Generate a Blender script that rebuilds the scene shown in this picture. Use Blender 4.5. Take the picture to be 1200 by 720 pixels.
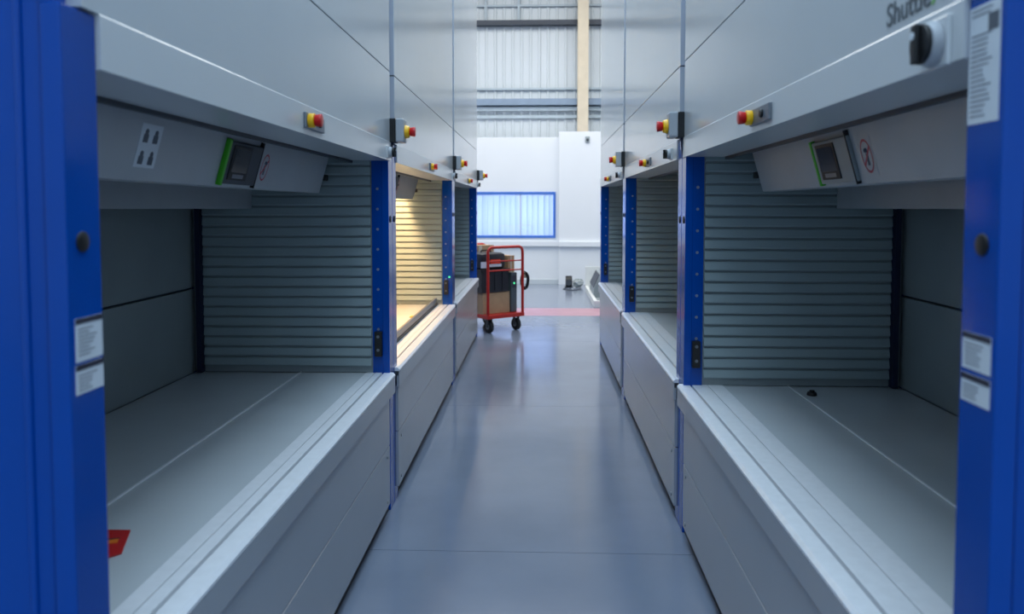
import bpy, bmesh, math, random
from mathutils import Vector, Matrix
random.seed(7)
S = bpy.context.scene
COL = S.collection
for o in list(bpy.data.objects):
    bpy.data.objects.remove(o)

# ---------------------------------------------------------------- camera
cd = bpy.data.cameras.new('camera')
cam = bpy.data.objects.new('camera', cd)
COL.objects.link(cam)
S.camera = cam
cd.sensor_fit = 'HORIZONTAL'
cd.sensor_width = 36.0
cd.lens = 36.0 * 920.0 / 1200.0
cd.shift_x = 0.0
cd.shift_y = -70.0 / 1200.0
cd.clip_start = 0.02
cam.location = (0, 0, 1.6)
cam.rotation_euler = (math.radians(90 - 2.862), 0, math.radians(2.083))
cd.dof.use_dof = True
cd.dof.focus_distance = 4.2
cd.dof.aperture_fstop = 2.8

# ---------------------------------------------------------------- world, light, exposure
W = bpy.data.worlds.new('world')
S.world = W
W.use_nodes = True
bg = W.node_tree.nodes['Background']
bg.inputs[0].default_value = (0.72, 0.86, 1.0, 1)
bg.inputs[1].default_value = 1.6
S.view_settings.view_transform = 'Standard'
S.view_settings.look = 'None'
S.view_settings.gamma = 1.0
S.view_settings.exposure = 0.0


def area(name, loc, sx, sy, power, color, rot=(0, 0, 0), parent=None):
    l = bpy.data.lights.new(name, 'AREA')
    l.shape = 'RECTANGLE'
    l.size, l.size_y = sx, sy
    l.energy = power
    l.color = color
    o = bpy.data.objects.new(name, l)
    COL.objects.link(o)
    o.location = loc
    o.rotation_euler = rot
    if parent:
        o.parent = parent
    return o


DAY = (1.0, 0.985, 0.955)
COOL = (0.62, 0.82, 1.0)
area('skylight_light', (0.0, 12.9, 7.35), 9.0, 5.0, 720, DAY)          # roof light over the far end of the hall
area('skylight_light', (0.0, 3.5, 7.35), 4.6, 10.0, 800, COOL)             # roof light along the aisle
area('skylight_light', (0.0, -3.6, 7.35), 8.0, 3.0, 220, COOL)           # roof light behind the camera


# ---------------------------------------------------------------- materials
def lin(c):
    return tuple(((v / 255.0) / 12.92 if v / 255.0 <= 0.04045 else ((v / 255.0 + 0.055) / 1.055) ** 2.4) for v in c)


MATS = {}


def mat(name, rgb, rough=0.5, metal=0.0, var=0.05, scale=6.0, bump=0.0, coat=0.0, emit=0.0, spec=0.5):
    m = bpy.data.materials.new(name)
    m.use_nodes = True
    nt = m.node_tree
    b = nt.nodes['Principled BSDF']
    c = lin(rgb)
    tc = nt.nodes.new('ShaderNodeTexCoord')
    nz = nt.nodes.new('ShaderNodeTexNoise')
    nz.inputs['Scale'].default_value = scale
    nz.inputs['Detail'].default_value = 4
    nt.links.new(tc.outputs['Object'], nz.inputs['Vector'])
    rp = nt.nodes.new('ShaderNodeValToRGB')
    rp.color_ramp.elements[0].position = 0.3
    rp.color_ramp.elements[1].position = 0.7
    rp.color_ramp.elements[0].color = tuple(v * (1 - var) for v in c) + (1,)
    rp.color_ramp.elements[1].color = tuple(min(1, v * (1 + var)) for v in c) + (1,)
    nt.links.new(nz.outputs[0], rp.inputs[0])
    nt.links.new(rp.outputs[0], b.inputs['Base Color'])
    b.inputs['Roughness'].default_value = rough
    b.inputs['Metallic'].default_value = metal
    b.inputs['Specular IOR Level'].default_value = spec
    b.inputs['Coat Weight'].default_value = coat
    b.inputs['Coat Roughness'].default_value = 0.12
    if bump:
        bp = nt.nodes.new('ShaderNodeBump')
        bp.inputs['Strength'].default_value = bump
        bp.inputs['Distance'].default_value = 0.01
        nt.links.new(nz.outputs[0], bp.inputs['Height'])
        nt.links.new(bp.outputs[0], b.inputs['Normal'])
    if emit:
        b.inputs['Emission Color'].default_value = c + (1,)
        b.inputs['Emission Strength'].default_value = emit
    MATS[name] = m
    return m


mat('panel_white', (196, 200, 203), 0.16, var=0.012, scale=1.5, spec=0.55)
mat('fascia_white', (206, 209, 211), 0.24, var=0.012, scale=1.5)
mat('lower_white', (166, 170, 176), 0.24, var=0.02, scale=2.0)
mat('blue_paint', (0, 72, 164), 0.15, var=0.03, scale=5, spec=0.35)
mat('blue_dark', (12, 26, 58), 0.45, var=0.05)
mat('steel_grey', (138, 148, 151), 0.42, var=0.06, scale=3)
mat('rail_grey', (150, 166, 170), 0.42, var=0.03, scale=4)
mat('tray_grey', (196, 202, 206), 0.30, var=0.05, scale=2.5)
mat('aluminium', (236, 238, 242), 0.30, metal=0.1, var=0.03, scale=30)
mat('beam_grey', (176, 180, 184), 0.45, var=0.03)
mat('dark_grey', (62, 68, 76), 0.5)
mat('black', (16, 17, 20), 0.5)
mat('black_rubber', (22, 22, 24), 0.75)
mat('stop_yellow', (250, 190, 10), 0.35)
mat('stop_red', (205, 20, 22), 0.32)
mat('cover_grey', (170, 174, 180), 0.45)
mat('plate_grey', (120, 126, 134), 0.4, metal=0.3)
mat('green_strip', (62, 170, 20), 0.4)
mat('logo_grey', (92, 100, 106), 0.5)
mat('logo_green', (120, 180, 90), 0.5)
mat('paper', (214, 220, 226), 0.6, var=0.02)
mat('print_dark', (88, 94, 104), 0.6)
mat('print_bar', (44, 44, 58), 0.6)
mat('ring_red', (178, 70, 84), 0.5)
mat('bolt', (150, 160, 180), 0.3, metal=0.6)
mat('screen', (30, 36, 50), 0.15)
mat('card_red', (190, 30, 30), 0.45)
mat('card_orange', (232, 120, 30), 0.45)
mat('wall_white', (228, 232, 235), 0.6, var=0.015, scale=1.2)
mat('cladding', (200, 208, 212), 0.5, var=0.02, scale=1.0)
mat('rail_dark', (42, 52, 66), 0.5)
mat('rail_light', (170, 184, 192), 0.5)
mat('rail_blue', (128, 146, 166), 0.5)
mat('column_cream', (205, 193, 170), 0.5)
mat('ceiling_grey', (150, 156, 160), 0.7)
mat('trolley_red', (196, 36, 24), 0.35, var=0.08)
mat('cardboard', (186, 150, 112), 0.8, var=0.08, scale=9)
mat('crate_black', (26, 27, 34), 0.5)
mat('label_orange', (240, 66, 30), 0.5)
mat('wheel_hub', (120, 124, 128), 0.4)
mat('device_grey', (86, 98, 100), 0.5)
mat('white_part', (226, 228, 224), 0.45)
mat('machine_grey', (150, 160, 162), 0.5)
mat('tape_red', (184, 138, 150), 0.35, var=0.10, scale=3)
mat('window_blue', (70, 120, 205), 0.35)
mat('lamp_warm', (255, 214, 150), 0.4, emit=3.0)
mat('led_green', (80, 230, 150), 0.4, emit=1.5)


def floor_mat():
    m = bpy.data.materials.new('floor_epoxy')
    m.use_nodes = True
    nt = m.node_tree
    b = nt.nodes['Principled BSDF']
    tc = nt.nodes.new('ShaderNodeTexCoord')
    n1 = nt.nodes.new('ShaderNodeTexNoise')
    n1.inputs['Scale'].default_value = 2.2
    n1.inputs['Detail'].default_value = 6
    n2 = nt.nodes.new('ShaderNodeTexNoise')
    n2.inputs['Scale'].default_value = 14
    n2.inputs['Detail'].default_value = 3
    nt.links.new(tc.outputs['Object'], n1.inputs['Vector'])
    nt.links.new(tc.outputs['Object'], n2.inputs['Vector'])
    rp = nt.nodes.new('ShaderNodeValToRGB')
    rp.color_ramp.elements[0].position = 0.3
    rp.color_ramp.elements[1].position = 0.72
    rp.color_ramp.elements[0].color = lin((118, 128, 146)) + (1,)
    rp.color_ramp.elements[1].color = lin((126, 136, 154)) + (1,)
    nt.links.new(n1.outputs[0], rp.inputs[0])
    nt.links.new(rp.outputs[0], b.inputs['Base Color'])
    mr = nt.nodes.new('ShaderNodeMapRange')
    mr.inputs['To Min'].default_value = 0.13
    mr.inputs['To Max'].default_value = 0.17
    nt.links.new(n1.outputs[0], mr.inputs['Value'])
    nt.links.new(mr.outputs[0], b.inputs['Roughness'])
    bp = nt.nodes.new('ShaderNodeBump')
    bp.inputs['Strength'].default_value = 0.02
    bp.inputs['Distance'].default_value = 0.004
    nt.links.new(n2.outputs[0], bp.inputs['Height'])
    nt.links.new(bp.outputs[0], b.inputs['Normal'])
    MATS['floor_epoxy'] = m


floor_mat()


def blind_mat():
    m = bpy.data.materials.new('blind_fabric')
    m.use_nodes = True
    nt = m.node_tree
    out = nt.nodes['Material Output']
    b = nt.nodes['Principled BSDF']
    b.inputs['Base Color'].default_value = lin((226, 236, 246)) + (1,)
    b.inputs['Roughness'].default_value = 0.8
    t = nt.nodes.new('ShaderNodeBsdfTranslucent')
    t.inputs[0].default_value = lin((220, 234, 250)) + (1,)
    mx = nt.nodes.new('ShaderNodeMixShader')
    mx.inputs[0].default_value = 0.6
    nt.links.new(b.outputs[0], mx.inputs[1])
    nt.links.new(t.outputs[0], mx.inputs[2])
    nt.links.new(mx.outputs[0], out.inputs[0])
    MATS['blind_fabric'] = m
    g = bpy.data.materials.new('window_glass')
    g.use_nodes = True
    nt = g.node_tree
    out = nt.nodes['Material Output']
    nt.nodes.remove(nt.nodes['Principled BSDF'])
    tr = nt.nodes.new('ShaderNodeBsdfTransparent')
    tr.inputs[0].default_value = (0.95, 0.96, 1.0, 1)
    gl = nt.nodes.new('ShaderNodeBsdfGlossy')
    gl.inputs['Roughness'].default_value = 0.02
    mx = nt.nodes.new('ShaderNodeMixShader')
    mx.inputs[0].default_value = 0.06
    nt.links.new(tr.outputs[0], mx.inputs[1])
    nt.links.new(gl.outputs[0], mx.inputs[2])
    nt.links.new(mx.outputs[0], out.inputs[0])
    MATS['window_glass'] = g


blind_mat()


# ---------------------------------------------------------------- mesh helpers
class MB:
    def __init__(s):
        s.b = bmesh.new()

    def box(s, x0, x1, y0, y1, z0, z1, bev=0.0, mtx=None):
        r = bmesh.ops.create_cube(s.b, size=1.0)
        vs = r['verts']
        for v in vs:
            v.co = Vector(((x0 + x1) / 2 + v.co.x * abs(x1 - x0), (y0 + y1) / 2 + v.co.y * abs(y1 - y0), (z0 + z1) / 2 + v.co.z * abs(z1 - z0)))
        if bev:
            es = list({e for v in vs for e in v.link_edges})
            g = bmesh.ops.bevel(s.b, geom=es, offset=bev, segments=2, affect='EDGES', profile=0.5)
            vs = list({v for f in g['faces'] for v in f.verts} | {v for v in vs if v.is_valid})
        if mtx is not None:
            bmesh.ops.transform(s.b, matrix=mtx, verts=[v for v in vs if v.is_valid])
        return s

    def cyl(s, p0, p1, r0, r1=None, seg=20, bev=0.0):
        p0, p1 = Vector(p0), Vector(p1)
        d = p1 - p0
        r = bmesh.ops.create_cone(s.b, cap_ends=True, segments=seg, radius1=r0, radius2=r0 if r1 is None else r1, depth=d.length)
        q = d.to_track_quat('Z', 'Y').to_matrix().to_4x4()
        vs = r['verts']
        if bev:
            es = [e for e in {e for v in vs for e in v.link_edges} if any(len(f.verts) > 4 for f in e.link_faces)]
            g = bmesh.ops.bevel(s.b, geom=es, offset=bev, segments=2, affect='EDGES', profile=0.5)
            vs = list({v for f in g['faces'] for v in f.verts} | {v for v in vs if v.is_valid})
        bmesh.ops.transform(s.b, matrix=Matrix.Translation((p0 + p1) / 2) @ q, verts=vs)
        return s

    def tube(s, pts, r, seg=10):
        pts = [Vector(p) for p in pts]
        rings = []
        up = Vector((0, 0, 1))
        for i, p in enumerate(pts):
            a = pts[max(0, i - 1)]
            c = pts[min(len(pts) - 1, i + 1)]
            t = (c - a).normalized()
            n = t.cross(up)
            if n.length < 1e-3:
                n = t.cross(Vector((1, 0.3, 0)))
            if rings and n.dot(lastn) < 0:
                n = -n
            n.normalize()
            lastn = n
            m = t.cross(n)
            rings.append([s.b.verts.new(p + (n * math.cos(k * 2 * math.pi / seg) + m * math.sin(k * 2 * math.pi / seg)) * r) for k in range(seg)])
        for a, c in zip(rings, rings[1:]):
            for k in range(seg):
                s.b.faces.new((a[k], a[(k + 1) % seg], c[(k + 1) % seg], c[k]))
        s.b.faces.new(rings[0])
        s.b.faces.new(rings[-1])
        return s

    def prism(s, prof, y0, y1):
        """prof: list of (x, z), extruded along y"""
        a = [s.b.verts.new((x, y0, z)) for x, z in prof]
        c = [s.b.verts.new((x, y1, z)) for x, z in prof]
        n = len(prof)
        s.b.faces.new(a)
        s.b.faces.new(c)
        for i in range(n):
            s.b.faces.new((a[i], a[(i + 1) % n], c[(i + 1) % n], c[i]))
        return s

    def sphere(s, c, r, sx=1, sy=1, sz=1, seg=16):
        g = bmesh.ops.create_uvsphere(s.b, u_segments=seg, v_segments=seg // 2, radius=1)
        for v in g['verts']:
            v.co = Vector((c[0] + v.co.x * r * sx, c[1] + v.co.y * r * sy, c[2] + v.co.z * r * sz))
        return s

    def build(s, name, material, parent=None, loc=None, smooth=False, fn=None, kind=None, label=None):
        if fn:
            for v in s.b.verts:
                v.co = Vector(fn(v.co))
        bmesh.ops.recalc_face_normals(s.b, faces=s.b.faces[:])
        me = bpy.data.meshes.new(name)
        s.b.to_mesh(me)
        s.b.free()
        me.materials.append(MATS[material])
        if smooth:
            for p in me.polygons:
                p.use_smooth = True
            try:
                me.set_sharp_from_angle(angle=math.radians(40))
            except Exception:
                pass
        o = bpy.data.objects.new(name, me)
        COL.objects.link(o)
        if parent:
            o.parent = parent
        if loc:
            o.location = loc
        if kind:
            o['kind'] = kind
        if label:
            o['label'] = label
        return o


def thing(name, label, cat, loc, rz=0.0, group=None):
    o = bpy.data.objects.new(name, None)
    COL.objects.link(o)
    o.location = loc
    o.rotation_euler = (0, 0, rz)
    o.empty_display_size = 0.1
    return tag(o, label, cat, group)


def tag(o, label, cat, group=None):
    o['label'] = label
    o['category'] = cat
    if group:
        o['group'] = group
    return o


def struct(o):
    o['kind'] = 'structure'
    return o


def text_mesh(name, body, size, material, mtx, parent, label=None, shear=0.0):
    cu = bpy.data.curves.new(name, 'FONT')
    cu.body = body
    cu.size = size
    cu.extrude = 0.0008
    cu.shear = shear
    cu.offset = size * 0.009
    t = bpy.data.objects.new(name, cu)
    COL.objects.link(t)
    bpy.context.view_layer.update()
    me = bpy.data.meshes.new_from_object(t.evaluated_get(bpy.context.evaluated_depsgraph_get()))
    bpy.data.objects.remove(t)
    me.name = name
    me.transform(mtx)
    me.materials.clear()
    me.materials.append(MATS[material])
    o = bpy.data.objects.new(name, me)
    COL.objects.link(o)
    o.parent = parent
    if label:
        o['label'] = label
    xs = [v.co.y for v in me.vertices]
    return o, min(xs), max(xs)


# ---------------------------------------------------------------- setting: hall
YB = 16.5
FX = 6.5
fl = struct(MB().box(-FX, FX, -6, 18.6, -0.2, -0.006).build('floor', 'dark_grey'))
ys = [-6, -2.6, 0.45, 3.578, 6.277, 9.4, 12.6, 15.7, 18.6]
xs = [-FX, -3.2, 3.2, FX]
for a, b in zip(ys, ys[1:]):
    for c, d in zip(xs, xs[1:]):
        MB().box(c + 0.0015, d - 0.0015, a + 0.0018, b - 0.0018, -0.05, 0.0).build('floor_slab', 'floor_epoxy', fl)
MB().box(-5.5, 5.5, 11.62, 12.5, 0.0, 0.0012).build('floor_marking', 'tape_red', fl, label='faded red line painted across the floor')

struct(MB().box(-FX - 0.2, -FX, -6, 18.6, 0, 7.5).build('wall_left', 'wall_white'))
struct(MB().box(FX, FX + 0.2, -6, 18.6, 0, 7.5).build('wall_right', 'wall_white'))
struct(MB().box(-FX, FX, -6.2, -6, 0, 7.5).build('wall_near', 'wall_white'))
struct(MB().box(-FX, FX, -6, 18.6, 7.5, 7.7).build('ceiling', 'ceiling_grey'))

# far partition wall, pierced by the window
WX0, WX1, WZ0, WZ1 = -1.62, 0.315, 0.974, 1.94
m = MB()
m.box(-FX, WX0, YB, YB + 0.12, 0, 3.08)
m.box(WX1, 0.38, YB, YB + 0.12, 0, 3.08)
m.box(WX0, WX1, YB, YB + 0.12, 0, WZ0)
m.box(WX0, WX1, YB, YB + 0.12, WZ1, 3.08)
m.box(0.38, FX, YB, YB + 0.12, 0, 3.08)
wf = struct(m.build('wall_far', 'wall_white'))
MB().box(0.38, 1.62, YB - 0.14, YB + 0.16, 0.0, 3.18, 0.004).build('wall_boxing', 'wall_white', wf)
MB().box(-4.5, FX, YB - 0.06, YB, 0.80, 0.905, 0.005).build('cable_trunking', 'wall_white', wf)
MB().box(0.378, 1.625, YB - 0.2, YB - 0.14, 0.80, 0.905, 0.005).build('cable_trunking', 'wall_white', wf)
struct(MB().box(-4.5, 0.38, YB - 0.02, YB, 0.0, 0.1, 0.003).build('baseboard_far', 'cladding'))

# window
w = MB()
w.box(WX0, WX1, YB - 0.02, YB + 0.10, WZ1 - 0.05, WZ1)
w.box(WX0, WX1, YB - 0.02, YB + 0.10, WZ0, WZ0 + 0.05)
w.box(WX0, WX0 + 0.05, YB - 0.02, YB + 0.10, WZ0 + .05, WZ1 - .05)
w.box(WX1 - 0.05, WX1, YB - 0.02, YB + 0.10, WZ0 + .05, WZ1 - .05)
wn = struct(w.build('window_1', 'window_blue'))
MB().box(-0.44, -0.41, YB + 0.0, YB + 0.08, WZ0 + 0.05, WZ1 - 0.05).build('mullion', 'cladding', wn)
MB().box(WX0 + 0.05, WX1 - 0.05, YB + 0.03, YB + 0.036, WZ0 + 0.05, WZ1 - 0.05).build('pane', 'window_glass', wn)
bl = MB().box(WX0 + 0.02, WX1 - 0.02, YB + 0.15, YB + 0.19, WZ1 - 0.06, WZ1 + 0.02).build('vertical_blind', 'wall_white', wn)
n = 16
for i in range(n):
    x = WX0 + 0.08 + i * (WX1 - WX0 - 0.16) / (n - 1)
    ang = (0.1, 0.25, 0.15, 0.5, 0.1, 0.2, 0.6, 0.15)[i % 8]
    mt = Matrix.Translation((x, YB + 0.17, 0)) @ Matrix.Rotation(ang, 4, 'Z')
    MB().box(-0.065, 0.065, -0.0015, 0.0015, WZ0 - 0.02, WZ1 - 0.06, 0, mt).build('slat', 'blind_fabric', bl)
# office space behind the window: light from its own daylight
struct(MB().box(-2.4, 0.9, 17.45, 17.5, 0, 3.08).build('wall_office', 'wall_white'))
area('office_light', (-0.7, 17.35, 1.75), 2.6, 1.8, 78, (0.84, 0.79, 0.93), (math.radians(90), 0, 0))

# high outer wall: cladding sheets, rails, column
YC = 18.0
K = 18.0 / 16.5


def zc(z):                # height seen on the partition plane -> height on the cladding plane
    return 1.6 + (z - 1.6) * K


wu = struct(MB().box(-FX, FX, YC + 0.07, YC + 0.15, 0, 7.5).build('wall_far_outer', 'cladding'))
x = -4.0
while x < 4.0:
    prof = []
    q = x
    pw = 1.0 / 5
    pts = []
    for k in range(5):
        b0 = x + k * pw
        pts += [(b0, YC + 0.05), (b0 + 0.13, YC + 0.05), (b0 + 0.145, YC + 0.028), (b0 + 0.185, YC + 0.028)]
    pts += [(x + 0.996, YC + 0.05), (x + 0.996, YC + 0.068), (x, YC + 0.068)]
    mm = MB()
    a = [mm.b.verts.new((px, py, 0.0)) for px, py in pts]
    c = [mm.b.verts.new((px, py, 7.5)) for px, py in pts]
    mm.b.faces.new(a)
    mm.b.faces.new(c)
    for i in range(len(pts)):
        j = (i + 1) % len(pts)
        mm.b.faces.new((a[i], a[j], c[j], c[i]))
    mm.build('cladding_sheet', 'cladding', wu)
    x += 1.0


def hrail(z0, z1, d, material, name='sheeting_rail', x0=-4, x1=4):
    MB().box(x0, x1, YC + 0.028 - d, YC + 0.028, zc(z0), zc(z1)).build(name, material, wu)


hrail(5.37, 5.47, 0.18, 'rail_dark')
hrail(5.77, 5.81, 0.06, 'rail_light')
hrail(4.06, 4.10, 0.06, 'rail_light')
hrail(3.73, 3.86, 0.20, 'rail_blue')
hrail(3.62, 3.70, 0.10, 'rail_light')
hrail(3.47, 3.53, 0.06, 'rail_light')
for xx in (-1.25, -0.5):
    MB().box(xx - 0.03, xx + 0.03, YC - 0.03, YC + 0.02, zc(5.47), 7.4).build('drop_rod', 'rail_light', wu)
cx0, cx1 = 0.763 * 17.7 / 16.5, 0.984 * 17.7 / 16.5
m = MB()
m.box(cx0, cx1, 17.60, 17.62, 0, 7.5).box(cx0, cx1, 17.78, 17.80, 0, 7.5).box((cx0 + cx1) / 2 - .01, (cx0 + cx1) / 2 + .01, 17.62, 17.78, 0, 7.5)
m.build('steel_column', 'column_cream', wu)

# ---------------------------------------------------------------- storage machines
ZT = 5.6          # machine height
ZC = 0.735        # counter height
UB = 1.04         # inside depth
rail_cache = {}


def machine(s, Xf, Y0, Y1, label, opts):
    """s -1 left row / +1 right row. local u runs into the machine from the post front plane."""
    Ym = (Y0 + Y1) / 2
    t = thing('storage_lift', label, 'storage machine', (s * Xf, Ym, 0), 0, 'storage lifts along the aisle')
    fn = lambda c: (s * c[0], c[1] - Ym, c[2])

    def B(mb, name, material, parent=None, **k):
        return mb.build(name, material, parent or t, fn=fn, **k)
    ctr = opts.get('counter_in', 0.125)
    pw = opts.get('pw', 0.105)
    A, Z = Y0 + pw, Y1 - pw        # opening limits
    right_end = Z if s < 0 else A     # right hand end for someone facing the machine
    left_end = A if s < 0 else Z
    di = 1 if s < 0 else -1           # direction along Y when moving to the viewer's right
    # posts
    posts = []
    for (a, b) in ((Y0 + 0.002, A), (Z, Y1 - 0.002)):
        m = MB()
        inner = b if b == A else a
        sg = 1 if b == A else -1
        oa, ob = (a + 0.034, b) if sg == 1 else (a, b - 0.034)
        m.box(0.0, 0.036, a, b, 0.0, 1.940, 0.003)
        m.box(0.0355, 0.088, oa, ob, 0.0, 1.940)
        m.box(0.022, 0.036, a, b, 1.9395, ZT)
        m.box(0.0355, 0.088, oa, ob, 1.9395, ZT)
        posts.append(B(m, 'post', 'blue_paint'))
        # punched holes on the inner face of each post
        m = MB()
        z = 0.86
        while z < 1.80:
            m.cyl((0.058, inner - sg * 0.002, z), (0.058, inner + sg * 0.0015, z), 0.0075, seg=8)
            z += 0.105
        B(m, 'hole_row', 'bolt', posts[-1], kind='stuff')
        m = MB().box(0.036, 0.074, inner, inner + sg * 0.03, 0.825, 0.955, 0.003)
        lb = B(m, 'light_barrier', 'black')
        for zl in (0.93, 0.86):
            B(MB().cyl((0.055, inner + sg * 0.029, zl), (0.055, inner + sg * 0.032, zl), 0.008, seg=10), 'lens', 'plate_grey', lb)
        # dark plug in the post front
        ph = (a + b) / 2 - 0.007
        m = MB().cyl((0.004, ph, 1.542), (-0.004, ph, 1.542), 0.018, seg=20, bev=0.002)
        B(m, 'plug', 'black', posts[-1], smooth=True)
        # blue outer side cover with folded front edge
        m = MB()
        y0c, y1c = (Y0 + 0.012, Y0 + 0.032) if sg == 1 else (Y1 - 0.032, Y1 - 0.012)
        m.box(0.042, 1.25, y0c, y1c, 0.0, ZT, 0.004)
        sc = B(m, 'side_cover', 'blue_paint')
        yo = Y0 + 0.0105 if sg == 1 else Y1 - 0.0105
        B(MB().cyl((0.078, yo, 0.0), (0.078, yo, ZT), 0.0065, seg=16), 'edge_bead', 'blue_paint', sc, smooth=True)
        # inner side wall with guide rails
        yw = inner - sg * 0.02
        m = MB().box(0.09, UB, yw - 0.01, yw + 0.01, ZC + 0.0, 2.35)
        sw = B(m, 'side_wall', 'steel_grey')
        pr = MB()
        L0, L1 = 0.095, 0.985
        prof = [(0.0, 0.0), (0.014, 0.001), (0.016, 0.006), (0.009, 0.041), (0.0, 0.044)]
        va = [pr.b.verts.new((s * L0, sg * py, pz)) for py, pz in prof]
        vb = [pr.b.verts.new((s * L1, sg * py, pz)) for py, pz in prof]
        pr.b.faces.new(va)
        pr.b.faces.new(vb)
        for i in range(5):
            j = (i + 1) % 5
            pr.b.faces.new((va[i], va[j], vb[j], vb[i]))
        base = pr.build('guide_rail', 'rail_grey', sw, loc=(0, yw + sg * 0.01 - Ym, ZC + 0.035))
        z = ZC + 0.035 + 0.0528
        while z < 2.15:
            o = base.copy()
            COL.objects.link(o)
            o.parent = sw
            o.location = (0, yw + sg * 0.01 - Ym, z)
            z += 0.0528
        m = MB().box(0.988, 1.012, inner - sg * 0.01, inner + sg * 0.035, ZC, 2.2)
        B(m, 'corner_post', 'blue_dark')
    # back panels with a seam
    B(MB().box(UB, UB + 0.02, A - .02, Z + .02, ZC, 1.172), 'back_panel', 'steel_grey')
    B(MB().box(UB, UB + 0.02, A - .02, Z + .02, 1.184, 2.35), 'back_panel', 'steel_grey')
    B(MB().box(UB + 0.02, UB + 0.04, A - .02, Z + .02, ZC, 2.35), 'back_lining', 'dark_grey')
    B(MB().box(0.10, UB + .04, A - .03, Z + .03, 2.35, 2.37), 'added_dark_top', 'dark_grey')  # added dark top over the opening, keeps the interior dark
    B(MB().box(UB + 0.04, 1.25, Y0 + .03, Y1 - .03, 0.05, ZT), 'rear_housing', 'steel_grey')
    # tray: two plates with a raised seam
    ts = 0.472 if s < 0 else 0.505
    B(MB().box(ctr + 0.002, ts, A - .03, Z + .03, ZC - 0.012, ZC - 0.003), 'tray_plate', 'tray_grey')
    B(MB().box(ts + 0.004, UB, A - .03, Z + .03, ZC - 0.014, ZC - 0.005), 'tray_plate', 'tray_grey')
    B(MB().box(ts - 0.001, ts + 0.005, A - .03, Z + .03, ZC - 0.014, ZC + 0.0015), 'tray_seam', 'aluminium')
    # counter edge: folded lip with grooves
    g = 0.038
    prof = [(-0.026, 0.628), (-0.026, ZC - 0.012), (-0.016, ZC - 0.001), (g - 0.008, ZC), (g - 0.005, ZC - 0.006), (g, ZC - 0.006), (g + 0.003, ZC + 0.001),
            (ctr * 0.62, ZC + 0.001), (ctr * 0.62 + 0.002, ZC - 0.002), (ctr * 0.62 + 0.005, ZC - 0.002), (ctr * 0.62 + 0.007, ZC + 0.001), (ctr, ZC + 0.001), (ctr, ZC - 0.02), (0.0, ZC - 0.03), (-0.012, 0.628)]
    lip = MB()
    ya, yb = Y0 + opts.get('lip0', 0.035), Y1 - opts.get('lip1', 0.09)
    # lip sheet split into top strips (aluminium) and front apron (white)
    lip.prism(prof[1:4] + [(g - 0.008, ZC - 0.02), (-0.026, ZC - 0.02)], ya, yb)
    B(lip, 'counter_edge', 'aluminium')
    lip = MB().prism([(g + 0.001, ZC - 0.02), (g + 0.003, ZC + 0.001), (ctr * 0.60, ZC + 0.001), (ctr * 0.60, ZC - 0.02)], ya, yb)
    B(lip, 'counter_strip', 'aluminium')
    lip = MB().prism([(ctr * 0.60 + 0.004, ZC - 0.02), (ctr * 0.60 + 0.004, ZC), (ctr, ZC), (ctr, ZC - 0.02)], ya, yb)
    B(lip, 'counter_strip', 'aluminium')
    B(MB().box(-0.020, ctr, ya, yb, ZC - 0.045, ZC - 0.0201), 'counter_core', 'dark_grey')
    B(MB().box(-0.0255, -0.010, ya, yb, 0.628, ZC - 0.0205, 0.002), 'counter_apron', 'lower_white')
    # lower panels and kick plate
    la, lb_ = Y0 + opts.get('low0', 0.06), Y1 - opts.get('low1', 0.19)
    B(MB().box(-0.014, 0.02, la, lb_, 0.378, 0.626, 0.002), 'lower_panel', 'lower_white')
    lp = B(MB().box(-0.014, 0.02, la, lb_, 0.07, 0.373, 0.002), 'lower_panel', 'lower_white')
    B(MB().box(0.012, 0.04, Y0 + .01, Y1 - .01, 0.0, 0.069), 'kick_plate', 'black')
    for yy in (la + 0.08, lb_ - 0.07):
        B(MB().cyl((-0.013, yy, 0.335), (-0.018, yy, 0.335), 0.010, seg=14, bev=0.001), 'lock', 'plate_grey', lp, smooth=True)
        B(MB().cyl((-0.013, yy, 0.105), (-0.018, yy, 0.105), 0.010, seg=14, bev=0.001), 'lock', 'plate_grey', lp, smooth=True)
    # upper panels
    ua, ub = Y0 + 0.055, Y1 - 0.075
    B(MB().box(-0.005, 0.03, ua, ub, 1.9446, 2.305), 'upper_panel', 'panel_white')
    B(MB().box(-0.005, 0.03, ua, ub, 2.311, ZT, 0.002), 'upper_panel', 'panel_white')
    # fascia, box section with chamfered top edge
    fa, fb = A + 0.001, Z + 0.05
    fp = [(-0.008, 1.846), (-0.008, 1.9415), (-0.0065, 1.9445), (0.032, 1.9445), (0.032, 1.90), (0.18, 1.90), (0.18, 1.846)]
    fas = B(MB().prism(fp, fa, fb), 'fascia', 'fascia_white')
    B(MB().box(0.185, 0.20, A - .02, Z + .02, 1.835, 2.3), 'shutter_slot', 'dark_grey')
    # tilted front beam and rear beam
    be = opts.get('beam_cut', 0.10)
    ba, bb = (A - .03, Z - be) if s < 0 else (A - .03, Z - be)
    B(MB().prism([(0.278, 1.875), (0.335, 1.677), (0.42, 1.677), (0.42, 1.875)], ba, bb), 'front_beam', 'beam_grey')
    B(MB().box(0.72, 0.86, A - .03, Z + .0, 1.597, 1.90), 'rear_beam', 'beam_grey')
    m = MB().box(0.30, 0.33, bb + 0.001, bb + 0.05, 1.74, 1.77, 0.004)
    B(m, 'sensor', 'black')

    # frame on the tilted beam face: local x = along viewer's right, y = up the face
    tilt = math.atan2(0.057, 0.198)

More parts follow.
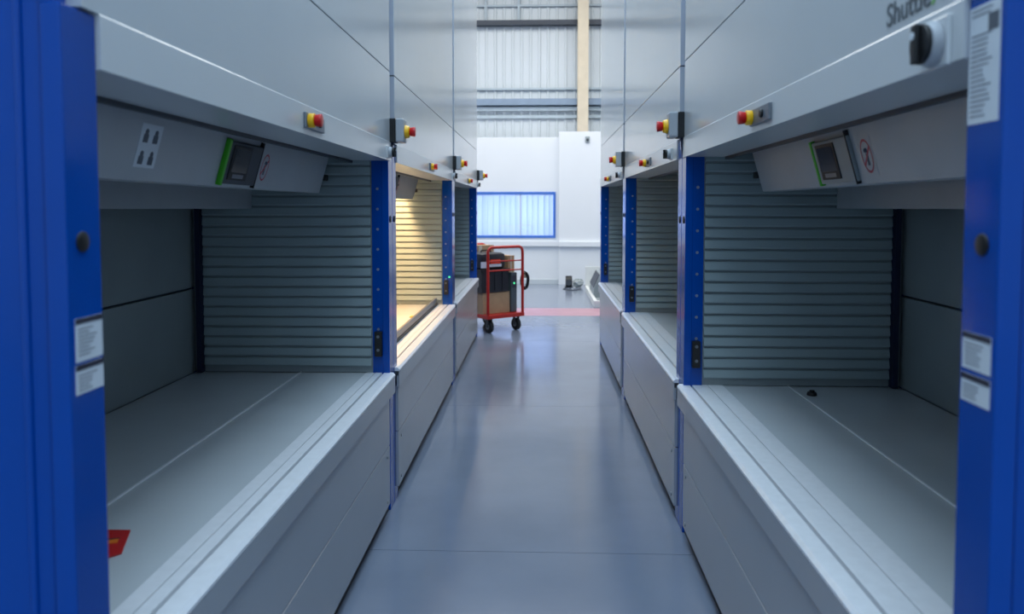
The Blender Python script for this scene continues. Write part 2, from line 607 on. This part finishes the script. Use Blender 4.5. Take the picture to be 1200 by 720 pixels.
    def beam_mtx(along, up, off=0.0):
        # point on face at fraction "up" metres along the face from its bottom edge
        u = 0.335 - math.sin(tilt) * up - math.cos(tilt) * off
        z = 1.677 + math.cos(tilt) * up - math.sin(tilt) * off
        ex = Vector((0, di, 0))
        ey = Vector((-math.sin(tilt), 0, math.cos(tilt)))
        en = Vector((-math.cos(tilt), 0, -math.sin(tilt)))
        M = Matrix((ex, ey, en)).transposed().to_4x4()
        M.translation = (u, along, z)
        return M
    if opts.get('panel') is not None:
        pc = opts['panel']
        M = beam_mtx(pc, 0.088)
        cp = B(MB().box(-0.15, 0.17, -0.076, 0.078, 0.0, 0.014, 0.004, M), 'control_panel', opts.get('panel_mat', 'dark_grey'))
        B(MB().box(-0.165, -0.146, -0.082, 0.084, 0.0, 0.018, 0.003, M), 'light_strip', 'green_strip', cp)
        B(MB().box(-0.115, 0.055, -0.06, 0.066, 0.0135, 0.018, 0.002, M), 'bezel', 'black', cp)
        B(MB().box(-0.10, 0.04, -0.03, 0.055, 0.0175, 0.0190, 0.0, M), 'screen', 'screen', cp)
        B(MB().box(-0.08, 0.02, -0.052, -0.038, 0.0175, 0.0190, 0.0, M), 'keypad', 'plate_grey', cp)
        B(MB().box(0.160, 0.168, -0.085, 0.095, 0.0, 0.016, 0.002, M), 'edge_trim', 'black', cp)
        M = beam_mtx(pc + di * 0.262, 0.088)
        m = MB()
        nseg = 24
        for k in range(nseg):
            a0, a1 = 2 * math.pi * k / nseg, 2 * math.pi * (k + 1) / nseg
            for q0, q1, r0, r1 in ((a0, a1, 0.047, 0.055),):
                vs = [M @ Vector((r * math.cos(a) * 0.72, r * math.sin(a), 0.0022)) for r, a in ((r0, q0), (r1, q0), (r1, q1), (r0, q1))]
                m.b.faces.new([m.b.verts.new(v) for v in vs])
        R45 = M @ Matrix.Rotation(math.radians(45), 4, 'Z')
        m.box(-0.043, 0.043, -0.004, 0.004, 0.0012, 0.0022, 0, R45)
        st = B(MB().box(-0.048, 0.048, -0.064, 0.064, 0.0, 0.0010, 0, M), 'sticker', 'beam_grey', label='faint sticker with a red prohibition ring')
        B(m, 'prohibition_ring', 'ring_red', st)
        m = MB().sphere((M @ Vector((0, 0.018, 0.0015))), 0.008, seg=8)
        m.box(-0.008, 0.008, -0.03, 0.008, 0.001, 0.0017, 0, M)
        B(m, 'pictogram', 'print_dark', st)
    if opts.get('pictograms') is not None:
        M = beam_mtx(opts['pictograms'], 0.10)
        st = B(MB().box(-0.058, 0.058, -0.062, 0.062, 0.0, 0.0012, 0, M), 'sticker', 'paper', label='white sticker with four dark safety pictograms')
        for px, py in ((-0.027, 0.031), (0.027, 0.031), (-0.027, -0.031), (0.027, -0.031)):
            m = MB()
            m.cyl(M @ Vector((px, py + .008, 0.0011)), M @ Vector((px, py + .008, 0.0021)), 0.009, seg=12)
            m.box(px - 0.013, px + 0.013, py - 0.022, py + 0.002, 0.0011, 0.0021, 0, M)
            B(m, 'pictogram', 'print_dark', st)
    # fascia emergency stop on grey plate
    ec = opts['stop']
    pl = B(MB().box(-0.018, -0.007, *sorted((ec - di * 0.03, ec + di * 0.19)), 1.866, 1.918, 0.003), 'switch_plate', 'plate_grey')
    B(MB().cyl((-0.018, ec, 1.892), (-0.038, ec, 1.892), 0.024, seg=20, bev=0.002), 'collar', 'stop_yellow', pl, smooth=True)
    B(MB().cyl((-0.038, ec, 1.892), (-0.062, ec, 1.892), 0.019, 0.022, seg=20, bev=0.004), 'button', 'stop_red', pl, smooth=True)
    B(MB().cyl((-0.018, ec + di * 0.12, 1.892), (-0.026, ec + di * 0.12, 1.892), 0.013, seg=16, bev=0.002), 'key_switch', 'black', pl, smooth=True)
    # rotary main switch at the right hand end of the fascia
    rc = opts['rotary']
    rs = opts.get('rs', 0.6)
    zr = 1.885
    bp = B(MB().box(-0.016, -0.007, rc - 0.06 * rs, rc + 0.06 * rs, zr - 0.055 * rs, zr + 0.055 * rs, 0.003), 'main_switch', 'fascia_white')
    B(MB().cyl((-0.016, rc, zr), (-0.034, rc, zr), 0.052 * rs, 0.046 * rs, seg=28, bev=0.003), 'switch_collar', 'cover_grey', bp, smooth=True)
    B(MB().cyl((-0.034, rc, zr), (-0.043, rc, zr), 0.045 * rs, seg=28, bev=0.003), 'switch_dial', 'black', bp, smooth=True)
    B(MB().box(-0.053, -0.042, rc - 0.012 * rs, rc + 0.012 * rs, zr - 0.044 * rs, zr + 0.044 * rs, 0.003), 'switch_handle', 'black', bp)
    B(MB().cyl((-0.0425, rc, zr + 0.018 * rs), (-0.0545, rc, zr + 0.018 * rs), 0.009 * rs, seg=10), 'switch_mark', 'paper', bp)
    # big emergency stop box on the post at the far end
    if opts.get('box'):
        yb_ = opts['box']
        bx = B(MB().box(-0.006, 0.02, yb_ - .03, yb_ + 0.03, 1.965, 2.045), 'stop_box', 'black')
        B(MB().box(-0.034, 0.0, yb_ - 0.05, yb_ + 0.05, 1.943, 2.067, 0.004), 'box_base', 'black', bx)
        B(MB().box(-0.078, -0.034, yb_ - 0.05, yb_ + 0.05, 1.943, 2.067, 0.008), 'box_cover', 'cover_grey', bx)
        B(MB().cyl((-0.078, yb_, 2.0), (-0.102, yb_, 2.0), 0.036, 0.030, seg=24, bev=0.003), 'collar', 'stop_yellow', bx, smooth=True)
        B(MB().cyl((-0.102, yb_, 2.0), (-0.132, yb_, 2.0), 0.022, 0.027, seg=24, bev=0.006), 'button', 'stop_red', bx, smooth=True)
        # cable from the box down the post
        B(MB().tube([(-0.012, yb_ - 0.02, 1.943), (-0.010, yb_ - 0.02, 1.90), (-0.004, yb_ - 0.02, 1.86)], 0.006, 8), 'box_cable', 'blue_dark', bx, smooth=True)

    # paper labels on a post front
    for (pi, z0, z1, yl0, yl1, kind) in opts.get('labels', ()):
        lb2 = B(MB().box(-0.0012, 0.001, yl0, yl1, z0, z1), 'notice', 'paper', posts[pi])
        m = MB()
        zz = z1 - 0.006
        if kind == 'card':
            B(MB().box(-0.0020, -0.0011, yl0, yl1, z1 - 0.0095, z1), 'header_bar', 'print_bar', posts[pi])
            zz = z1 - 0.018
        h = 0.0032 if kind == 'card' else 0.004
        k = 0
        rnd = random.Random(int(z0 * 1000))
        while zz > z0 + 0.006:
            wfrac = rnd.uniform(0.45, 0.85)
            span = (yl1 - yl0) - 0.014
            if s < 0:
                a_, b_ = yl0 + 0.007, yl0 + 0.007 + span * wfrac
            else:
                a_, b_ = yl1 - 0.007 - span * wfrac, yl1 - 0.007
            if not (kind == 'sheet' and 2 <= k <= 4):
                m.box(-0.0018, -0.0011, a_, b_, zz - h * 0.45, zz)
            zz -= h * 2.0
            k += 1
        if kind == 'sheet':
            m.box(-0.0018, -0.0011, yl0 + 0.004, yl0 + 0.032, z1 - 0.045, z1 - 0.018)
        B(m, 'printed_lines', 'print_dark', posts[pi], kind='stuff')
    # logo lettering on the upper panel
    if 'logo' in opts:
        yl, zl, size = opts['logo']
        ex = Vector((0, di, 0))
        M = Matrix((ex, Vector((0, 0, 1)), Vector((-s, 0, 0)))).transposed().to_4x4()
        M.translation = Vector((-s * 0.0058, yl - Ym, zl))
        o, y0_, y1_ = text_mesh('lettering', 'Shuttle', size, 'logo_grey', M, t, 'grey lettering reading Shuttle')
        end = y1_ if di > 0 else y0_
        M2 = M.copy()
        M2.translation = Vector((-s * 0.0058, end + di * size * 0.05, zl))
        text_mesh('lettering', 'XP', size, 'logo_green', M2, t, 'green lettering reading XP')
    if opts.get('lamp'):
        lm = B(MB().box(0.47, 0.53, A + 0.08, Z - 0.08, 1.895, 1.93, 0.005), 'interior_lamp', 'lamp_warm')
        area('interior_light', (s * 0.50, 0, 1.885), 0.10, Z - A - 0.3, opts['lamp'], (1.0, 0.60, 0.27), (0, 0, 0), t)
    if opts.get('tray_up'):
        # storage tray pulled into the opening: raised rim with a dark gap before it
        B(MB().box(ctr + 0.012, ctr + 0.032, A + .02, Z - .02, ZC - 0.003, ZC + 0.062, 0.003), 'tray_rim', 'plate_grey')
        B(MB().box(ctr + 0.0065, ctr + 0.0118, A + .02, Z - .02, ZC - 0.003, ZC + 0.02), 'tray_gap_shade', 'black')  # black strip standing in for the shadow in the gap
        B(MB().box(ctr + 0.03, ctr + 0.046, 5.7, 5.78, ZC + 0.0615, ZC + 0.066), 'tray_label', 'stop_yellow')
        B(MB().box(0.02, 0.034, Z - 0.006, Z - 0.001, 0.975, 0.99), 'status_led', 'led_green')
    return t


YL = (1.278, 4.165, 7.10, 9.78)
YR = (1.222, 3.93, 6.62, 9.25)
XL, XR = 0.79, 0.70
machine(-1, XL, YL[0], YL[1], 'white storage lift with blue posts nearest on the left, red card on its tray', dict(
    stop=2.61, rotary=4.0, box=4.13, rs=0.55, panel=2.84, pictograms=2.17, logo=(1.30, 2.135, 0.185),
    labels=((0, 1.336, 1.411, 1.297, 1.378, 'card'), (0, 1.280, 1.331, 1.295, 1.378, 'card'))))
machine(-1, XL, YL[1], YL[2], 'middle storage lift of the left row with a warm lit yellow interior', dict(
    stop=5.55, rotary=6.96, box=7.07, rs=0.55, lamp=62, tray_up=True, panel=5.75))
machine(-1, XL, YL[2], YL[3], 'farthest storage lift on the left with dark opening beside the red trolley', dict(
    stop=8.45, rotary=9.62, box=9.74, rs=0.55, panel=8.5))
machine(1, XR, YR[0], YR[1], 'white storage lift nearest on the right with grey and green lettering and black rotary switch', dict(
    stop=2.585, rotary=1.41, box=3.90, rs=0.78, panel=2.74, panel_mat='steel_grey', logo=(1.625, 1.962, 0.064), counter_in=0.19, beam_cut=0.12, lip1=0.07, low1=0.19,
    labels=((0, 1.338, 1.398, 1.236, 1.317, 'card'), (0, 1.284, 1.330, 1.236, 1.318, 'card'), (0, 1.735, 1.922, 1.236, 1.322, 'sheet'))))
machine(1, XR, YR[1], YR[2], 'middle storage lift of the right row with a dim brownish interior', dict(
    stop=5.15, rotary=4.20, box=6.58, rs=0.55, panel=5.3, counter_in=0.19, beam_cut=1.6))
machine(1, XR, YR[2], YR[3], 'farthest storage lift on the right beside the low white platform', dict(
    stop=7.95, rotary=6.85, rs=0.55, panel=8.0, counter_in=0.19))

# ---------------------------------------------------------------- small things on the near trays
c = thing('red_card', 'red card with an orange stripe lying on the near left tray', 'card', (-1.11, 1.95, ZC - 0.0015))
m = MB()
pts = [(-0.10, 0.075), (0.012, 0.078), (0.062, -0.06), (0.035, -0.095), (-0.10, -0.10)]
a = [m.b.verts.new((px, py, 0.0)) for px, py in pts]
b = [m.b.verts.new((px, py, 0.004)) for px, py in pts]
m.b.faces.new(a)
m.b.faces.new(b)
for i in range(5):
    m.b.faces.new((a[i], a[(i + 1) % 5], b[(i + 1) % 5], b[i]))
m.build('card', 'card_red', c)
MB().box(-0.07, 0.018, -0.012, 0.012, 0.004, 0.0052, 0, Matrix.Rotation(0.35, 4, 'Z')).build('stripe', 'card_orange', c)
MB().box(-0.07, 0.02, 0.014, 0.020, 0.004, 0.0052, 0, Matrix.Rotation(0.35, 4, 'Z')).build('dark_line', 'print_bar', c)

m = MB().cyl((0, 0, 0), (0, 0, 0.016), 0.024, 0.020, seg=18, bev=0.003)
m.cyl((0, 0, 0.016), (0, 0, 0.024), 0.012, seg=14, bev=0.002)
tag(m.build('rubber_puck', 'black', loc=(1.262, 3.66, ZC - 0.005), smooth=True), 'small black rubber puck lying on the rear of the near right tray', 'puck')

# ---------------------------------------------------------------- red platform trolley
TX, TY = -0.665, 9.90
phi = math.atan2(0.35, 0.42)
t = thing('platform_trolley', 'red tubular platform trolley on black castors loaded with boxes at the aisle end', 'trolley', (TX, TY, 0), phi)
# local x: along the visible end (0..0.56), local y: away
TWd, TL = 0.56, 0.82
MB().box(-0.02, TWd + .02, -0.02, TL, 0.185, 0.235, 0.006).build('deck', 'trolley_red', t)


def arc(cx, cz, r, a0, a1, y, n=6):
    return [(cx + r * math.cos(a0 + (a1 - a0) * i / n), y, cz + r * math.sin(a0 + (a1 - a0) * i / n)) for i in range(n + 1)]


for yy in (0.0, TL - 0.005):
    p = [(0, yy, 0.235)] + arc(0.07, 1.03, 0.07, math.pi, math.pi / 2, yy) + arc(TWd - 0.07, 1.03, 0.07, math.pi / 2, 0, yy) + [(TWd, yy, 0.235)]
    hoop = MB().tube(p, 0.019, 12).build('end_frame', 'trolley_red', t, smooth=True)
    for zz in (0.92, 0.80):
        MB().tube([(0.0, yy, zz), (TWd, yy, zz)], 0.009, 8).build('cross_bar', 'trolley_red', hoop, smooth=True)
for (wx, wy) in ((0.06, 0.06), (TWd - 0.06, 0.06), (0.06, TL - 0.1), (TWd - 0.06, TL - 0.1)):
    ct = MB().cyl((wx - 0.024, wy, 0.081), (wx + 0.024, wy, 0.081), 0.08, seg=28, bev=0.008).build('castor', 'black_rubber', t, smooth=True)
    MB().cyl((wx - 0.027, wy, 0.081), (wx + 0.027, wy, 0.081), 0.035, seg=18).build('hub', 'wheel_hub', ct, smooth=True)
    MB().box(wx - 0.036, wx - 0.030, wy - 0.025, wy + 0.025, 0.07, 0.186).box(wx + 0.030, wx + 0.036, wy - 0.025, wy + 0.025, 0.07, 0.186).box(wx - 0.036, wx + 0.036, wy - 0.03, wy + 0.03, 0.178, 0.1849).build('fork', 'dark_grey', ct)

Mw = Matrix.Translation((TX, TY, 0)) @ Matrix.Rotation(phi, 4, 'Z')


def on_trolley(name, label, cat, lx, ly, z):
    p = Mw @ Vector((lx, ly, 0))
    return thing(name, label, cat, (p.x, p.y, z), phi)


t = on_trolley('cardboard_box', 'plain brown cardboard box at the bottom of the red trolley', 'box', 0.20, 0.32, 0.236)
MB().box(-0.21, 0.225, -0.22, 0.25, 0, 0.27, 0.003).build('body', 'cardboard', t)
for q in (-1, 1):
    MB().box(-0.208, 0.223, *((-0.219, 0.013) if q < 0 else (0.017, 0.249)), 0.2705, 0.275).build('flap', 'cardboard', t)
t = on_trolley('plastic_crate', 'large black plastic crate standing on the cardboard box', 'crate', 0.18, 0.32, 0.5122)
m = MB()
m.box(-0.21, 0.22, -0.23, -0.215, 0, 0.30, 0.002).box(-0.21, 0.22, 0.235, 0.25, 0, 0.30, 0.002).box(-0.21, -0.195, -0.215, 0.235, 0, 0.30, 0.002).box(0.205, 0.22, -0.215, 0.235, 0, 0.30, 0.002).box(-0.2, 0.21, -0.22, 0.24, 0, 0.012)
m.build('body', 'crate_black', t)
MB().box(-0.225, 0.235, -0.245, -0.2305, 0.27, 0.30, 0.003).box(-0.225, 0.235, 0.2505, 0.265, 0.27, 0.30, 0.003).box(-0.225, -0.2105, -0.245, 0.265, 0.27, 0.30, 0.003).box(0.2205, 0.235, -0.245, 0.265, 0.27, 0.30, 0.003).build('rim', 'crate_black', t)
for xx in (-0.12, 0.0, 0.12):
    MB().box(xx - 0.008, xx + 0.008, -0.238, -0.2302, 0.02, 0.27).build('rib', 'crate_black', t)
t = on_trolley('equipment_case', 'black rounded case with orange and white labels on top of the crate', 'case', 0.17, 0.30, 0.8125)
MB().box(-0.20, 0.20, -0.20, 0.16, 0, 0.21, 0.05).build('body', 'crate_black', t, smooth=True)
MB().box(-0.06, 0.10, -0.2035, -0.199, 0.07, 0.125).build('orange_label', 'label_orange', t, label='bright orange label')
MB().box(-0.10, 0.12, -0.2035, -0.199, 0.03, 0.066).build('white_label', 'paper', t, label='white paper label')
MB().tube([(-0.08, -0.02, 0.205), (-0.07, -0.02, 0.235), (0.07, -0.02, 0.235), (0.08, -0.02, 0.205)], 0.010, 8).build('handle', 'black_rubber', t, smooth=True)
MB().box(-0.21, -0.12, -0.206, -0.1995, 0.02, 0.10).build('tag', 'paper', t, label='white tag hanging at left')
t = on_trolley('cardboard_box', 'tan cardboard box standing upright behind the black case on the trolley', 'box', 0.34, 0.69, 0.236)
MB().box(-0.30, 0.20, -0.085, 0.10, 0, 0.86, 0.003).build('body', 'cardboard', t)
MB().box(-0.05, 0.0, -0.0862, -0.0852, 0.0, 0.86).build('packing_tape', 'column_cream', t)
t = on_trolley('electronic_device', 'grey instrument with a green light standing at the right of the crate', 'instrument', 0.48, 0.16, 0.236)
MB().box(-0.045, 0.05, -0.08, 0.20, 0, 0.52, 0.006).build('body', 'device_grey', t)
MB().box(-0.035, 0.04, -0.083, -0.079, 0.32, 0.48, 0.001).build('front_plate', 'dark_grey', t)
MB().cyl((0, -0.0825, 0.38), (0, -0.086, 0.38), 0.012, seg=12).build('indicator', 'led_green', t)
t = on_trolley('cardboard_box', 'small tan carton on top of the grey instrument at the right of the trolley', 'box', 0.47, 0.22, 0.7565)
MB().box(-0.05, 0.055, -0.09, 0.10, 0, 0.22, 0.003).build('body', 'cardboard', t)
MB().box(-0.012, 0.012, -0.0915, -0.0895, 0.0, 0.22).build('packing_tape', 'column_cream', t)
t = on_trolley('cable_reel', 'dark coil of cable hanging outside the right post of the trolley', 'cable', TWd + 0.035, 0.02, 0.62)
m = MB()
for k, (r, dx) in enumerate(((0.085, 0), (0.10, 0.012), (0.078, 0.022), (0.092, 0.03))):
    pts = [(dx + 0.004 * math.sin(3 * a), r * math.cos(a) * 0.8, 0.03 + r * 1.2 * math.sin(a)) for a in [2 * math.pi * i / 28 for i in range(29)]]
    m.tube(pts, 0.0075, 7)
m.build('coil', 'black_rubber', t, smooth=True)
MB().box(-0.012, 0.042, -0.018, 0.018, 0.06, 0.14, 0.004).build('tie', 'column_cream', t)

# ---------------------------------------------------------------- low white platform and things beyond the right row
t = thing('low_platform', 'low white edged platform lying on the floor beyond the right row', 'platform', (0.86, 12.6, 0))
MB().box(0.0, 0.055, 0.0, 2.45, 0, 0.11, 0.004).build('edge_rail', 'white_part', t)
MB().box(0.055, 0.75, 0.0, 0.055, 0, 0.11, 0.004).build('edge_rail', 'white_part', t)
MB().box(0.055, 0.75, 0.055, 2.45, 0.02, 0.07).build('deck', 'machine_grey', t)
MB().box(0.0, 0.75, 2.45, 2.50, 0, 0.48, 0.004).build('end_panel', 'white_part', t)
t = thing('floor_machine', 'grey boxy machine with sloping dark front standing on the white platform', 'machine', (1.20, 13.95, 0.0701))
MB().prism([(-0.30, 0.0), (-0.28, 0.18), (-0.18, 0.40), (0.24, 0.40), (0.28, 0.0)], -0.55, 0.5).build('housing', 'machine_grey', t)
MB().prism([(-0.286, 0.17), (-0.296, 0.17), (-0.196, 0.39), (-0.186, 0.39)], -0.5, 0.45).build('front_grille', 'dark_grey', t)
MB().box(-0.12, 0.2, -0.45, 0.4, 0.401, 0.43, 0.006).build('lid', 'cover_grey', t)
t = thing('storage_tub', 'pale grey plastic tub at the near end of the white platform', 'tub', (1.22, 13.0, 0.0701))
m = MB().box(-0.2, 0.2, -0.25, 0.25, 0, 0.012)
m.box(-0.2, -0.188, -0.25, 0.25, 0.012, 0.2, 0.003).box(0.188, 0.2, -0.25, 0.25, 0.012, 0.2, 0.003).box(-0.188, 0.188, -0.25, -0.238, 0.012, 0.2).box(-0.188, 0.188, 0.238, 0.25, 0.012, 0.2)
m.build('body', 'cover_grey', t)
MB().box(-0.22, -0.2005, -0.26, 0.26, 0.18, 0.2, 0.002).box(0.2005, 0.22, -0.26, 0.26, 0.18, 0.2, 0.002).build('rim', 'white_part', t)

t = thing('floor_fan', 'small black blower lying on the floor against the far wall', 'blower', (0.57, 15.9, 0))
MB().cyl((-0.06, 0, 0.115), (0.07, 0, 0.115), 0.115, seg=24, bev=0.012).build('housing', 'black', t, smooth=True)
MB().cyl((0.0, -0.09, 0.10), (0.0, -0.16, 0.10), 0.05, 0.06, seg=18).build('nozzle', 'dark_grey', t, smooth=True)
MB().box(-0.08, 0.09, -0.07, 0.07, 0.0, 0.012, 0.002).build('foot', 'dark_grey', t)
t = thing('paper_bundle', 'pale grey crumpled bundle beside the black blower', 'bundle', (0.76, 15.85, 0))
m = MB().sphere((0, 0, 0.09), 0.11, 1, 1, 0.8, 14)
for v in m.b.verts:
    v.co += Vector((random.uniform(-.02, .02), random.uniform(-.02, .02), random.uniform(-.015, .015)))
    v.co.z = max(v.co.z, 0.0)
m.build('wrap', 'machine_grey', t)
MB().tube([(-0.12, -0.1, 0.10), (-0.02, -0.125, 0.15), (0.1, -0.06, 0.12)], 0.006, 6).build('tie', 'white_part', t)
m = MB()
m.tube([(0.52, 15.7, 0.008), (0.45, 15.45, 0.008), (0.55, 15.2, 0.008), (0.72, 15.25, 0.008), (0.80, 15.45, 0.008)], 0.008, 8)
tag(m.build('power_cable', 'dark_grey', smooth=True), 'thin dark cable looping over the floor before the blower', 'cable')
t = thing('alarm_sensor', 'small grey detector mounted high on the white far wall', 'detector', (0.965, YB - 0.14, 3.02))
MB().box(-0.045, 0.045, -0.03, 0, -0.06, 0.06, 0.006).build('body', 'machine_grey', t)
MB().sphere((0, -0.03, -0.01), 0.03, 1, 0.5, 1, 12).build('lens', 'dark_grey', t, smooth=True)
